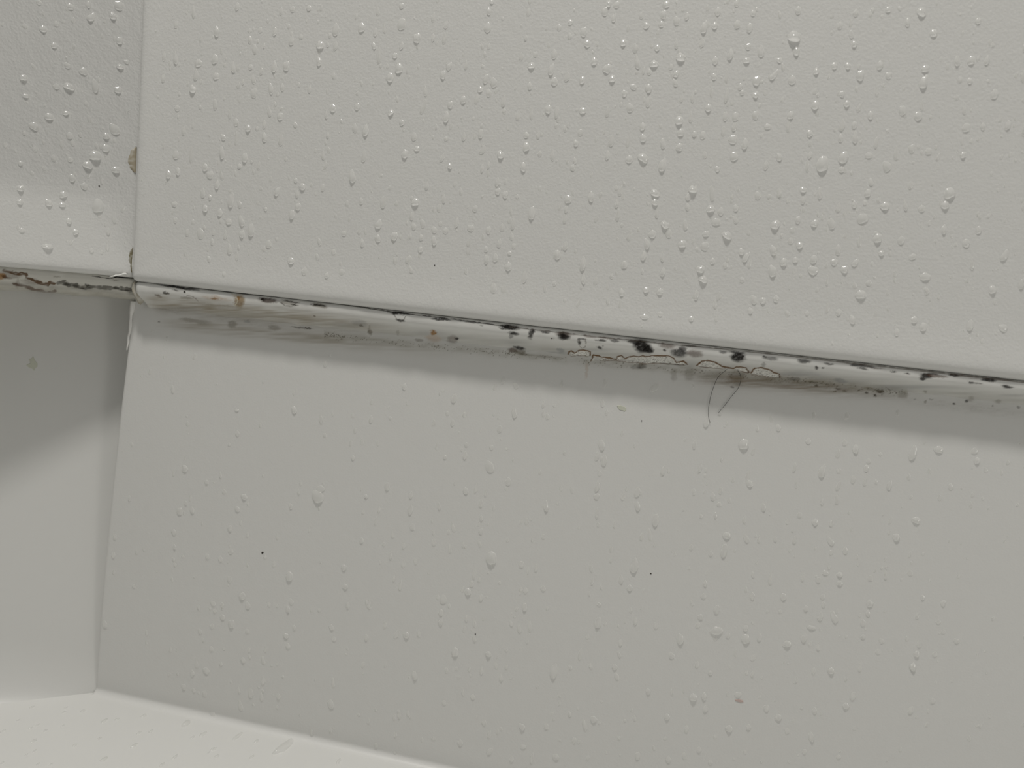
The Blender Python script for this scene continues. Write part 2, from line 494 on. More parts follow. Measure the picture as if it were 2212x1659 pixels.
def box(name, org, ux, nrm, x0, x1, z0, z1, t0, t1, mat):
    org, ux, nrm = map(np.asarray, (org, ux, nrm))
    vs = [org + ux * x + nrm * t + np.array([0, 0, z]) for t in (t0, t1) for z in (z0, z1) for x in (x0, x1)]
    fs = [(0, 1, 3, 2), (4, 6, 7, 5), (0, 4, 5, 1), (2, 3, 7, 6), (0, 2, 6, 4), (1, 5, 7, 3)]
    return mesh_obj(name, vs, fs, mat, smooth=False)


# the room's own walls behind the boards
wb = box('wall_back', (0, 0, 0), (1, 0, 0), (0, -1, 0), -.12, 1.25, ZF - .02, .75, -.08, -.065, M_SUB)
wl = box('wall_left', LP, LD, LN, -.06, .62, ZF - .02, .75, -.10, -.085, M_SUB)
for o, l in ((wb, 'grey wall hidden behind the large right shower panel'), (wl, 'grey wall hidden behind the left shower panel')):
    tag(o, l, 'wall', kind='structure')

# --- tray: one moulded piece with a back wall, a side wall and a floor
tray = bpy.data.objects.new('shower_tray', None)
COL.objects.link(tray)
tag(tray, 'smooth white shower tray with upright sides and floor below the mouldy caulk seam', 'shower tray')

BOW = 0.007


def wall_y(z):
    t = np.clip((-np.asarray(z, float) - .05) / (-ZF - .05), 0, 1)
    return E + BOW * t * t


def on_tray_wall(px, py):
    y = E
    for _ in range(6):
        p = on_plane(px, py, (0, y, 0), np.array([0, 1., 0]))
        y = float(wall_y(p[2]))
    return p


e_top, e_bot = on_tray_wall(288, 645), on_tray_wall(205, 1490)


def edge_x(z):
    return e_top[0] + (e_bot[0] - e_top[0]) * (z - e_top[2]) / (e_bot[2] - e_top[2])


FR = 0.004
zs = np.concatenate([np.linspace(-.006, -.036, 84), np.linspace(-.038, ZF + FR, 26)])
prof = [(float(wall_y(z)), z) for z in zs]
yb = float(wall_y(ZF))
for k in range(1, 8):
    a = math.pi / 2 * k / 7
    prof.append((yb - FR * (1 - math.cos(a)), ZF + FR * (1 - math.sin(a))))
us = np.concatenate([[0, .0004, .001, .0018, .003], np.linspace(.0035, .47, 1150), np.linspace(.50, 1.25, 16)])
rows = []
for i, u in enumerate(us):
    col = []
    for (y, z) in prof:
        r = .0016                                              # softened vertical edge
        dy = 0.0
        if u < r:
            dy = r - math.sqrt(max(r * r - (r - u) ** 2, 0))
        col.append((edge_x(z) + u, y + dy * .8, z))
    rows.append(col)
ret = [[(edge_x(z) + .0003, y + .03, z) for (y, z) in prof]]    # return of the side, running back
rows = ret + rows
Pw = np.array(rows)
nu, nv = Pw.shape[:2]
Pf = Pw.reshape(-1, 3)
st = paint(Pf)
st[Pf[:, 2] < -.045, 3] = 0
wall_right = mesh_obj('back_wall', Pf, grid_faces(nu, nv, True), M_TRAY, tray, stain=st, front=(0, -1, 0))

# side wall: ruled between a line under the left caulk and the line where it meets the floor
nzf = np.array([0, 0, 1.])
E0 = np.array([edge_x(ZF) - .001, yb - .0005, ZF])
E1 = on_plane(0, 1520, (0, 0, ZF), nzf)
LE0, LE1 = .025, .050
T0 = np.array([e_top[0] + .004, E + LE0 - .002, -.010])
tl = on_plane(0, 640, LP - LN * LE1, LN)
T1 = np.array([tl[0], tl[1], -.010])
ss = np.concatenate([np.linspace(0, 1, 60), np.linspace(1.1, 13, 24)])
SEG = float(np.linalg.norm(T1 - T0))
hs_n = 46
rows = []
for s in ss:
    hf = .024 + .014 * min(s, 1.3)
    q1 = min(s, 1.0)
    run = LD * SEG * max(s - 1.0, 0)                             # beyond the corner it runs along the left panel
    e, t = E0 + (E1 - E0) * q1 + run, T0 + (T1 - T0) * q1 + run
    top = -.010 - ZF
    wa = .60 + .04 * min(s, 1.2)
    col = []
    for k in range(13):
        a = .22 + (math.pi / 2 - .22) * k / 12
        col.append((wa * (math.sin(a) - .2182) / .7818, hf * (.9759 - math.cos(a)) / .9759))
    for k in range(1, hs_n):
        q = k / (hs_n - 1)
        col.append((wa + (1 - wa) * q, hf + (top - hf) * q))
    rows.append([(e[0] + (t[0] - e[0]) * w_, e[1] + (t[1] - e[1]) * w_, ZF + h_) for w_, h_ in col])
Ps = np.array(rows)
nu, nv = Ps.shape[:2]
side_wall = mesh_obj('side_wall', Ps.reshape(-1, 3), grid_faces(nu, nv, False), M_TRAY_FLAT, tray, front=LN)

# floor
fv = [(-.75, -.9), (1.25, -.9), (1.25, yb + .004), (-.75, yb + .004)]
fx, fy = np.meshgrid(np.linspace(-.75, 1.25, 41), np.linspace(-.9, yb + .004, 25), indexing='ij')
Pfl = np.stack([fx.ravel(), fy.ravel(), np.full(fx.size, ZF)], 1)
floor_o = mesh_obj('tray_floor', Pfl, grid_faces(41, 25), M_TRAY_FLAT, tray, front=(0, 0, 1))


# --- caulk
def wob(x, k, s):
    return (vnoise(x * k, x * 0 + s, s) - .5) * 2


# right bead: from under the panel down to the tray wall
bx = np.concatenate([np.linspace(.0003, .47, 1250), np.linspace(.5, 1.25, 12)])
sec = np.array([(5.5, .6), (2.6, -.25), (1.7, -.9), (1.45, -1.9), (1.5, -3.2), (1.9, -4.6), (3.2, -6.0), (5.4, -7.4), (8.0, -8.7), (10.6, -10.2), (12.1, -11.8)]) * mm
tt = np.linspace(0, 1, 54)
sy = np.interp(tt, np.linspace(0, 1, len(sec)), sec[:, 0])
sz = np.interp(tt, np.linspace(0, 1, len(sec)), sec[:, 1])
for _ in range(3):
    sy[1:-1] = (sy[:-2] + 2 * sy[1:-1] + sy[2:]) / 4
    sz[1:-1] = (sz[:-2] + 2 * sz[1:-1] + sz[2:]) / 4
rows = []
for x in bx:
    w1, w2 = wob(np.array(x), 60, 1.), wob(np.array(x), 220, 2.)
    k = 1 + .10 * w1
    kz = (1.14 - .22 * min(max(x / .4, 0), 1)) * (1 + .05 * w1)
    rows.append(np.stack([np.full(len(tt), x), sy * k + .004 * max(0, 1 - x / .0035) ** 2 + .00018 * w2 * np.sin(tt * 3.1), sz * kz + .0002 * w2 * tt], 1))
Pb = np.array(rows)
px_, py_ = project(Pb)
for g in GAPS:                                                   # peeled places are sunk a little
    Pb[..., 1] += .0006 * inside(px_, py_, g[0])
nu, nv = Pb.shape[:2]
Pb[:, -1, 1] = np.maximum(Pb[:, -1, 1], E + .0002)
Pbf = Pb.reshape(-1, 3)
bead = mesh_obj('caulk_bead', Pbf, grid_faces(nu, nv, True), M_CAULK, stain=paint(Pbf, shade_film=True), front=(0, -1, 0))
tag(bead, 'long white caulk bead spotted with black mould under the right panel', 'caulk')

# left bead
bl = np.concatenate([np.linspace(-.0035, .075, 330), np.linspace(.08, .6, 14)])
secl = np.array([(-5.5, .6), (-3.2, .1), (-2.7, -1.0), (-2.7, -2.6), (-3.2, -4.2), (-4.2, -5.6), (-5.8, -7.0), (-6, -8.8), (-10, -10.8), (-22, -12.2), (-58, -13.0)]) * mm
so = np.interp(tt, np.linspace(0, 1, len(secl)), secl[:, 0])
sz2 = np.interp(tt, np.linspace(0, 1, len(secl)), secl[:, 1])
rows = []
for x in bl:
    w1, w2 = wob(np.array(x), 90, 3.), wob(np.array(x), 300, 4.)
    gape = .0010 * math.exp(-((x - .004) / .007) ** 2)           # torn open next to the corner
    p = LP + LD * x
    o_ = so * (1 + .12 * w1) + .0003 * w2
    z_ = LZ + sz2 * (1 + .06 * w1) - gape * (1 - tt)
    rows.append(np.stack([p[0] + LN[0] * o_, p[1] + LN[1] * o_, z_], 1))
Pl = np.array(rows)
nu, nv = Pl.shape[:2]
Plf = Pl.reshape(-1, 3)
lbead = mesh_obj('caulk_bead', Plf, grid_faces(nu, nv, False), M_CAULK, stain=paint(Plf, .5), front=LN)
tag(lbead, 'short grimy caulk bead with a brown crack under the left panel', 'caulk')


def tube(name, pts, radii, mat, parent=None, seg=10, stain=None):
    pts = [Vector(p) for p in pts]
    vs, fs = [], []
    for i, p in enumerate(pts):
        d = (pts[min(i + 1, len(pts) - 1)] - pts[max(i - 1, 0)]).normalized()
        a = d.cross(Vector((0, 1, 0.01))).normalized()
        b = d.cross(a)
        for k in range(seg):
            q = 2 * math.pi * k / seg
            vs.append(p + (a * math.cos(q) + b * math.sin(q)) * radii[i])
    for i in range(len(pts) - 1):
        for k in range(seg):
            fs.append((i * seg + k, i * seg + (k + 1) % seg, (i + 1) * seg + (k + 1) % seg, (i + 1) * seg + k))
    fs += [tuple(range(seg))[::-1], tuple((len(pts) - 1) * seg + k for k in range(seg))]
    me_st = None
    if stain:
        me_st = np.tile(np.array([*stain[:3], 1.0]), (len(vs), 1))
    return mesh_obj(name, vs, fs, mat, parent, stain=me_st)


# ragged caulk down the tray's vertical edge
pts, rad = [], []
for i in range(40):
    q = i / 39
    z = -.0105 - q * .026
    pts.append((edge_x(z) + .0004 - .0005 * q + .0003 * wob(np.array(q), 9, 5.), E - .0003 + .0004 * q, z))
    rad.append((.0013 - .0010 * q) * (1 + .3 * wob(np.array(q), 14, 6.)))
edge_bead = tube('caulk_edge', pts, rad, M_CAULK, stain=(.78, .775, .75))
tag(edge_bead, 'ragged white caulk smear down the vertical edge of the tray wall below the corner', 'caulk')

# caulk knot where both beads meet
vs, fs = [], []
for i in range(25):
    a = math.pi * i / 24
    for k in range(28):
        b = 2 * math.pi * k / 28
        d = Vector((math.sin(a) * math.cos(b), math.sin(a) * math.sin(b), math.cos(a)))
        q = 1 + .22 * noise.noise(d * 1.7) + .10 * noise.noise(d * 4.1 + Vector((3, 1, 0)))
        vs.append((.0006 + d.x * .0021 * q - d.z * .0006, .0058 + d.y * .0030 * q - d.z * .0016, -.0058 + d.z * .0052 * q))
for i in range(24):
    for k in range(28):
        fs.append((i * 28 + k, i * 28 + (k + 1) % 28, (i + 1) * 28 + (k + 1) % 28, (i + 1) * 28 + k))
kst = np.zeros((len(vs), 4))
kv = np.array(vs)
kst[:, :3] = srgb(168, 162, 146)[:3]
kst[:, 3] = np.clip(.35 + .8 * vnoise(kv[:, 0] * 900, kv[:, 2] * 500, 4), 0, 1)
knot = mesh_obj('caulk_knot', vs, fs, M_CAULK, stain=kst)
tag(knot, 'lumpy pale caulk knot joining the two caulk beads at the corner', 'caulk')

# torn white lip at the corner end of the left bead
pl_ = [on_plane(px, py, LP + LN * .0004, LN) for px, py in ((236, 598.2), (244, 596.6), (250, 595.0), (256, 594.6), (262, 593.6), (267, 591.6), (271, 591.2), (275, 593.5))]
lip = tube('caulk_lip', pl_, [.0001, .0003, .00045, .00035, .0005, .00055, .0005, .0003], M_CAULK, stain=(.74, .74, .71), seg=8)
tag(lip, 'torn white caulk lip over a dark slit beside the corner', 'caulk')


# gunk in the upright joint between the two panels
def joint(name, ypx, w, c, label):
    y0, y1 = ypx
    vs, n = [], 70
    for i in range(n):
        q = i / (n - 1)
        py = y0 + (y1 - y0) * q
        xc = 299 - 21 * py / 600 - 3
        z = on_plane(xc, py, LP, LN)[2]
        hw = w * (math.sin(math.pi * min(max(q, .02), .98)) ** .5) * (1 + .3 * wob(np.array(q), 4, y0) + .12 * wob(np.array(q), 17, y1))
        for k in range(5):
            f_ = k / 4
            p = LP + LD * (f_ * hw) + LN * (.0002 + .0004 * math.sin(math.pi * f_)) + np.array([0, 0, z])
            vs.append((p[0] - .0002, p[1], p[2]))
    st_ = np.zeros((len(vs), 4))
    st_[:, :3] = c[:3]
    v_ = np.array(vs)
    st_[:, 3] = np.clip(.45 + .9 * vnoise(v_[:, 2] * 900, v_[:, 0] * 1400, 3), 0, 1)
    o = mesh_obj(name, vs, grid_faces(n, 5), M_CAULK, stain=st_)
    tag(o, label, 'grime')
    return o


joint('joint_grime', (316, 372), .0034, srgb(158, 150, 132), 'brown grime patch high in the upright joint between the two panels')
joint('joint_grime', (534, 588), .0020, srgb(122, 116, 94), 'short dark olive grime sliver low in the upright joint just above the corner')


# ------------------------------------------------------------------ hair, flakes, specks
hair_px = [(1534, 914), (1531.5, 904), (1530.3, 893), (1530.5, 882), (1532, 872), (1535, 857), (1538.7, 844), (1543, 832), (1548, 820), (1554, 811.5),
           (1561.6, 804.7), (1570.7, 798), (1579.7, 795.5), (1588.8, 797.5), (1596.7, 804.7), (1600.5, 816), (1599, 827), (1593, 841),
           (1582, 854), (1574, 864.5), (1566, 875), (1560, 882), (1555, 888), (1551, 893)]
hp = []
for i, (a, b) in enumerate(hair_px):
    p = on_tray_wall(a, b)
    lift = .0005 + .0010 * max(0, 1 - abs(i - 12) / 6)
    q = on_plane(a, b, (0, p[1] - lift, 0), np.array([0, 1., 0]))
    hp.append(Vector(q))
sm = []
for i in range(len(hp) - 1):
    p0, p1, p2, p3 = hp[max(i - 1, 0)], hp[i], hp[i + 1], hp[min(i + 2, len(hp) - 1)]
    for k in range(5):
        t = k / 5
        sm.append(.5 * ((2 * p1) + (p2 - p0) * t + (2 * p0 - 5 * p1 + 4 * p2 - p3) * t * t + (3 * p1 - p0 - 3 * p2 + p3) * t ** 3))
sm.append(hp[-1])
hair = tube('hair', sm, [.000085] * len(sm), M_HAIR, seg=7)
tag(hair, 'single dark hair looped over the caulk, both ends hanging on the tray wall', 'hair')


def chip(name, poly, place, n, mat, label, cat, th=.00018):
    n = np.asarray(n, float)
    P = [place(a, b) for a, b in poly]
    c = sum(P) / len(P)
    vs = [p + n * .00002 for p in P] + [c + (p - c) * .9 + n * th for p in P]
    k = len(P)
    fs = [(i, (i + 1) % k, k + (i + 1) % k, k + i) for i in range(k)] + [tuple(range(k, 2 * k))]
    o = mesh_obj(name, vs, fs, mat, smooth=False)
    return tag(o, label, cat)


def z6(pts):
    return [(1200 + x / 4.424, 660 + y / 4.424) for x, y in pts]


chip('flake', z6([(585, 957), (602, 951), (622, 950), (645, 962), (660, 965), (677, 976), (676, 1003), (662, 1013), (640, 1001), (612, 998), (597, 982), (594, 970)]),
     on_tray_wall, (0, -1, 0), M_FLAKE, 'small pale olive flake stuck to the tray wall left of the hair', 'flake')
SIDE_PLANE_N = np.cross(T1 - T0, E0 - T0)
SIDE_PLANE_N = SIDE_PLANE_N / np.linalg.norm(SIDE_PLANE_N)
if SIDE_PLANE_N[1] > 0:
    SIDE_PLANE_N = -SIDE_PLANE_N


def on_side(px, py):
    """nearest hit of the photo ray with the ruled side wall"""
    a, b = Ps[:60, 12:], None
    xs, ys = project(a)
    d = (xs - px) ** 2 + (ys - py) ** 2
    i, j = np.unravel_index(np.argmin(d), d.shape)
    i, j = min(max(i, 1), 58), min(max(j, 1), d.shape[1] - 2)
    p = a[i, j]
    n = np.cross(a[i + 1, j] - a[i - 1, j], a[i, j + 1] - a[i, j - 1])
    n = n / np.linalg.norm(n)
    if n[1] > 0:
        n = -n
    return on_plane(px, py, p, n), n


_, sn = on_side(68, 787)
chip('flake', [(x / 3.16, 500 + y / 3.16) for x, y in [(195, 868), (213, 868), (226, 848), (238, 878), (256, 900), (256, 922), (238, 936), (234, 952), (222, 938), (198, 930), (178, 912), (208, 898)]],
     lambda a, b: on_side(a, b)[0], sn, M_FLAKE, 'pale olive flake stuck to the shaded side wall of the tray', 'flake')


def on_right(px, py):
    return on_plane(px, py, (0, 0, 0), np.array([0, 1., 0]))


def on_left(px, py):
    return on_plane(px, py, LP, LN)


def blob_poly(x, y, r, seed):
    rnd = random.Random(seed)
    return [(x + r * (0.7 + .6 * rnd.random()) * math.cos(k * math.pi / 4), y + r * (.7 + .6 * rnd.random()) * math.sin(k * math.pi / 4)) for k in range(8)]


for i, (x, y, r, pl, n, lab) in enumerate([
        (214, 402, 1.6, on_left, LN, 'tiny black speck on the left panel beside the corner joint'),
        (939, 573, 1.3, on_right, (0, -1, 0), 'tiny black speck on the right panel above the dark dip in the seam'),
        (567, 1194, 2.2, on_tray_wall, (0, -1, 0), 'small dark speck on the tray wall at the lower left'),
        (1027, 1370, 1.4, on_tray_wall, (0, -1, 0), 'tiny dark speck low in the middle of the tray wall'),
        (1386, 909, 1.2, on_tray_wall, (0, -1, 0), 'tiny dark speck just below and right of the olive flake'),
        (1406, 1239, 1.3, on_tray_wall, (0, -1, 0), 'tiny dark speck on the tray wall far below the hair')]):
    chip('speck', blob_poly(x, y, r, i), pl, n, M_SPECK, lab, 'speck', .0002)
chip('scum', [(1587, 1511), (1596, 1510), (1605, 1513), (1606, 1517), (1600, 1517.5), (1593, 1515.5), (1588, 1514)], on_tray_wall, (0, -1, 0), M_PINK,
     'little pinkish scrap of scum stuck low on the tray wall', 'scum', .0002)

# ------------------------------------------------------------------ water drops
K = 2212 / 500.0
K6 = 2212 / 600.0
TILES = []


def tile(ox, oy, k, txt):
    for w_ in txt.split():
        v = [float(q) for q in w_.split(',')]
        TILES.append((ox + v[0] / k, oy + v[1] / k, v[2] / k, v[3] / k, v[4] if len(v) > 4 else 0.0))


tile(300, 0, K, '''523,175,45,120 940,98,55,75 1360,140,45,75 1470,118,60,60 1625,102,55,50 1742,104,40,70 745,345,70,90 355,270,55,80 105,300,50,50 168,318,50,50 1060,312,50,40 1160,312,45,55 1300,340,50,80 1885,340,80,120 1823,362,40,45 2130,305,80,85 1550,378,50,50 1455,430,65,90 1735,468,85,80 1805,448,35,50 1880,480,55,85 98,448,55,55 1062,412,55,65 1108,512,65,80 1196,460,30,45 245,585,60,110 355,610,70,110 725,608,75,90 570,637,85,70 905,690,65,90 105,632,55,55 1068,665,50,50 1295,690,60,110 1410,675,80,90 1722,627,60,80 545,770,65,110 738,762,70,70 232,790,60,100 1170,715,45,65 1097,800,55,85 1862,755,50,60 995,808,30,50 1262,900,60,110,-.3 1372,868,50,65 1632,885,42,70 1530,832,35,45 1100,935,75,90 515,885,85,70 187,945,50,50 728,1045,60,100,-.25 368,1065,60,60 870,1135,45,95 1855,1068,75,75 1245,1115,60,90,-.4 1352,1148,70,70 1793,1132,45,70 2085,1050,60,65 1045,1257,65,65 1130,1247,35,40 515,1228,40,60 930,1205,60,70 1200,1228,45,80 1495,1215,60,45 2065,1262,70,75 2170,1300,70,110 425,1292,55,85 805,1340,65,60,-.5 930,1388,40,130 1200,1352,65,80 1360,1392,65,120 1805,1322,40,60 1785,1380,32,50 228,1508,38,45 240,1430,40,90 355,1525,75,90 498,1558,45,160 795,1518,60,120 1010,1552,70,95 1078,1562,32,32 1145,1625,45,90 635,1635,65,70 960,1612,50,45 1762,1522,50,80 1815,1462,45,55 2152,1550,60,120 1785,1605,35,60''')
tile(800, 0, K, '''70,150,50,90 300,285,95,110 298,82,55,55 600,210,45,85 722,272,50,75 1160,32,55,35 1132,138,60,60 1122,312,75,100 1510,148,50,70 1805,290,55,55 1910,235,60,45 445,408,80,90 600,395,45,70 708,420,50,110 1130,470,40,55 50,345,50,80 135,315,45,70 30,472,50,70,-.5 85,592,60,150 235,555,60,50 300,470,50,70 1445,578,55,75 1485,388,40,60 1578,545,55,50 1760,562,65,90 2075,447,80,60,.7 1540,655,75,60 1728,718,70,110 1905,375,50,60 2040,350,70,90 915,665,50,90 275,698,85,90 190,787,75,95 755,668,65,70,.6 695,755,60,80 1072,655,45,40 1095,540,35,45 1880,778,65,90 2140,620,70,70 2025,800,60,70 1105,800,60,90,.4 1180,835,75,90,-.2 1050,880,60,50 1130,922,60,70 1760,815,80,70,.4 1525,855,55,65 890,993,60,80 1015,995,55,100 510,1093,55,150,.25 525,920,45,90,-.2 765,1037,60,70 195,1098,75,50,-.6 300,1200,60,60,-.5 728,1170,70,110 1275,1020,55,110 1280,1085,50,50 1405,1150,50,75 1540,1135,50,110 1700,1083,65,80 1780,1132,55,120 2030,1085,80,60 1775,1222,40,50 1860,1258,40,60 2005,1300,55,65 415,1345,65,80,-.2 895,1345,50,80 1052,1322,60,90 1075,1475,65,90,.3 1490,1318,55,55 1605,1327,45,75 1965,1398,60,60 1245,1512,80,70 1490,1447,70,90,-.2 1742,1530,55,95 1620,1498,45,55 445,1445,65,50 330,1515,70,90 690,1550,45,90,.3 760,1610,60,50 1068,1650,40,80 1130,1612,35,70 1462,1635,75,80 1935,1630,60,60 1955,1565,45,55''')
tile(1300, 0, K, '''65,65,60,60 145,80,70,70,.4 30,150,70,80 115,210,55,80 620,72,70,60 590,180,60,80 380,180,50,70 425,272,70,60,-.5 570,262,55,60 715,240,75,80 1290,65,55,60 1295,275,65,85 978,318,75,120 1080,278,60,70 1410,310,65,90 1445,150,65,50 1110,150,60,80 815,190,50,70 1878,140,60,80 1840,392,160,90 205,440,65,65 320,500,65,80 340,655,70,130,-.2 500,640,95,60 755,580,120,70 713,460,50,85 960,452,55,80 530,488,55,60 1230,573,65,110 1520,545,80,110,-.3 1860,525,75,75 1385,605,75,60 1400,475,60,60 1085,620,60,80 55,705,85,100,.6 100,785,70,70 400,710,35,70 455,718,50,60 660,670,45,60 712,740,60,70,.4 305,858,80,55,.5 450,885,65,80 1072,762,60,60 1195,790,50,110 1480,815,80,90 1820,810,80,90 1650,775,60,120,.5 1700,600,60,50,.6 700,825,60,70,-.4 215,922,60,60 1050,935,40,110 1322,860,50,60 1340,910,50,50 1193,980,45,130 1470,935,60,60 2050,710,60,60 270,1070,80,80 445,1025,60,110 762,975,45,70 868,975,45,85 1020,1070,65,80 2040,1050,75,90 55,1115,55,90 740,1190,85,80 850,1165,50,90 1180,1155,60,90 1278,1155,70,80 1470,1140,70,80 1585,1235,75,50 1805,1140,65,80 1785,1262,55,110 1160,1300,50,95 1270,1255,55,95,.3 390,1245,60,70 755,1305,70,80 965,1330,60,75 885,1310,50,60 1255,1375,90,85 1370,1425,70,100 395,1355,75,70 95,1400,60,110 250,1410,50,110 585,1420,60,100 1985,1310,60,70,-.5 745,1445,70,80,.3 262,1560,75,75 580,1640,85,130 985,1515,50,65 1265,1540,80,90,-.3 400,1550,120,80,.6 2110,1640,120,150 1570,1622,60,85 1990,1515,50,70 1965,1645,45,120 55,1525,50,80 1105,1640,55,50 1695,1540,60,80,-.4''')
tile(1712, 0, K, '''455,280,55,70 565,365,55,80 605,160,55,70 745,165,50,60 590,450,60,60 915,120,60,60 1235,150,110,70,.6 1100,250,60,70 400,660,60,60 530,660,60,60 650,770,80,100 835,665,60,80 920,755,65,65 810,920,45,90 475,930,60,60 520,1025,60,70 640,1070,50,90,.4 745,1135,65,70 475,1255,65,120 590,1230,55,70 460,1355,55,70 600,1365,65,110 800,1420,50,120 730,1515,75,60 1140,1465,65,85 995,1525,65,120 490,1560,100,110,.5 470,1650,60,60 900,1640,90,100,-.5 1255,845,90,130 1270,690,80,70 1575,630,60,100 1600,790,55,55 1695,800,55,55 1710,620,70,90 1860,620,60,90 1930,945,75,90 1240,1060,55,90 1050,1100,80,90,-.4 1200,1150,80,80,-.4 1565,960,50,55 1645,1090,50,80 1660,1265,80,90 1820,1240,60,60 2060,1240,60,90 1350,350,80,70 1775,230,60,60 1300,1480,70,70 1630,1510,60,60''')
tile(300, 300, K, '''42,420,60,110 112,402,35,45 283,378,65,80 375,345,60,70 680,378,80,70 790,388,50,90,-.2 2040,420,80,130 610,562,65,90,-.2 680,582,45,50 880,658,80,150 1320,547,60,90,.4 1565,492,70,70 1500,418,45,45 2125,625,50,60 1510,562,45,70 1755,500,50,70 750,480,60,90 340,648,70,50 635,698,65,70,-.3 965,658,55,60 1212,690,40,40 1520,683,70,70 775,740,65,70,.3 860,820,70,60 980,838,65,110,-.2 1460,768,65,90 350,805,45,55 85,830,40,40 1070,935,80,130 985,945,60,70 460,930,50,70 590,955,85,100 710,922,40,60 625,868,30,40 70,948,40,70 700,1010,45,60 825,960,50,90 1240,1047,60,80 1725,1018,50,70,-.4 2135,1028,55,70 1960,928,60,50 2105,915,40,60 865,1105,65,110,-.2 955,1062,35,45 445,1128,40,60 670,1175,55,60,-.4 940,1162,50,90 1455,1198,75,70,-.4 1860,1105,50,50 1705,1160,50,70,-.5 145,1192,35,50 820,1328,60,80 1585,1308,70,90,.2 1938,1305,75,70,-.6 1850,1298,38,38 930,1400,55,80 1345,1370,50,50 1800,1335,60,60,.5 2000,1512,40,80 1580,1400,40,70''')
tile(800, 340, K, '''540,310,50,80 700,438,50,90,-.2 430,465,85,80 120,487,65,120 1000,518,60,60 1540,595,75,130 2110,420,70,90 1405,392,40,40 1210,278,50,90 1220,355,60,60 865,355,45,60 655,518,50,70 1890,440,75,80 1870,530,45,70 1860,632,45,90 80,683,75,90,.3 415,690,55,60 500,672,60,80,-.2 395,600,50,80 670,660,45,50 610,722,65,60 720,730,60,60 825,670,50,90 960,705,75,60 1130,730,55,70 1260,708,55,70 1365,688,55,110 1290,390,60,70 70,810,65,70,-.5 230,793,75,80,.3 485,798,50,60 380,775,40,50 610,840,60,90 940,853,45,80,.3 1350,788,55,60 1230,860,50,80 1105,908,45,60 1370,872,45,50 240,1018,55,70 365,1018,65,80,.4 480,910,55,60 935,930,50,60 1195,1000,60,80 1330,937,50,40 1785,975,75,90,-.3 1865,890,60,90 2035,1085,70,140 1108,1018,55,90 1320,1087,70,90 1475,1198,65,110 385,1105,55,80,-.4 915,1115,40,60 2040,1207,60,90 2015,1260,35,50 1180,1303,75,100 1275,1305,70,90 1580,1307,55,65 1670,1290,45,90 1760,1230,45,50 775,1385,55,80 1055,1455,45,80 1860,1392,50,60 1865,1550,50,80 2000,1450,60,130,.4 2155,1220,50,80''')
tile(1300, 375, K, '''175,215,50,90 510,215,110,60,.3 510,300,85,60 870,180,110,60 825,260,55,70 1055,265,60,150,-.2 1490,245,70,70 1695,228,60,90,-.3 1925,178,75,50 2085,245,55,120 1925,293,50,90 145,325,50,80 1040,370,85,70,-.2 1140,402,60,80 1280,360,60,60 820,350,60,60 528,420,50,90 155,450,45,120 605,520,100,60,.7 800,540,55,100 1095,500,95,75 1275,480,55,80,-.3 1660,533,90,90,.5 1875,478,55,70 485,618,75,80 265,643,55,90,.3 995,605,70,60 640,610,80,80 1200,625,110,70,.5 430,720,65,100,-.4 985,735,85,80 770,710,80,80 1820,575,50,60 2035,515,70,80,.4 2190,535,80,110,-.4 1640,780,75,90,-.3 1805,675,60,60 1890,715,70,60,-.4 400,830,60,90 580,838,55,80 1335,775,60,60 1380,852,60,110,.3 1415,905,45,85,.2 215,912,65,80 945,947,85,70 1180,908,50,60 1060,865,50,60 1630,985,85,110,-.2 1740,885,70,80 1850,850,60,50 2025,860,70,80 385,957,40,50 95,1005,40,50 970,1040,100,60,.6 585,985,60,90 1340,1040,55,50 2020,965,110,80,.5 2155,1068,40,90 425,1140,65,60 190,1172,60,70 560,1165,70,70,.3 905,1212,60,100 1115,1218,50,90 1085,1287,55,80 1450,1250,70,90,-.3 1540,1243,65,60 1665,1228,75,60,.2 60,1255,60,90 175,1295,50,110 1770,1370,60,70,-.3 1500,1468,50,100 1095,1425,55,90 855,1415,70,60 410,1395,110,60 385,1478,60,50 1080,1535,50,80 1195,1567,70,90,-.4 560,1370,70,60 2155,1335,45,90 2030,1605,60,70,-.3 1875,1650,50,60 1905,1512,55,60 50,1355,60,50 1420,1340,60,60 1960,1360,50,50''')
tile(1712, 375, K, '''750,115,50,70 885,350,90,80 1125,150,50,80 1080,352,50,90,-.2 1235,370,70,70 1500,240,110,110,-.4 1460,340,80,80 440,370,55,90 590,325,60,60 690,300,45,45 670,478,110,100,-.3 720,225,60,80 815,660,85,90 1040,680,70,85 435,775,70,90 640,698,50,100 1445,578,60,90,-.2 850,785,60,50 400,880,70,70,.4 600,893,60,80,.5 500,950,75,70 1720,918,60,110 2030,835,70,110,.2 595,1095,55,50 655,1200,105,90 730,1075,60,60,.4 1285,1155,50,60 1145,820,80,50,-.5 1660,700,90,70 1160,1430,75,65,-.3 1700,1503,75,110 1910,1145,75,75,-.3 2190,1105,60,110 1250,1510,70,90 570,1435,75,80,-.2 440,1360,60,70 535,1560,45,55 815,1575,60,60 995,1550,65,70 380,1650,60,70 1815,1635,55,70 1690,1600,50,70 2015,1510,100,70,.5 1780,575,60,70 1270,1020,110,70''')
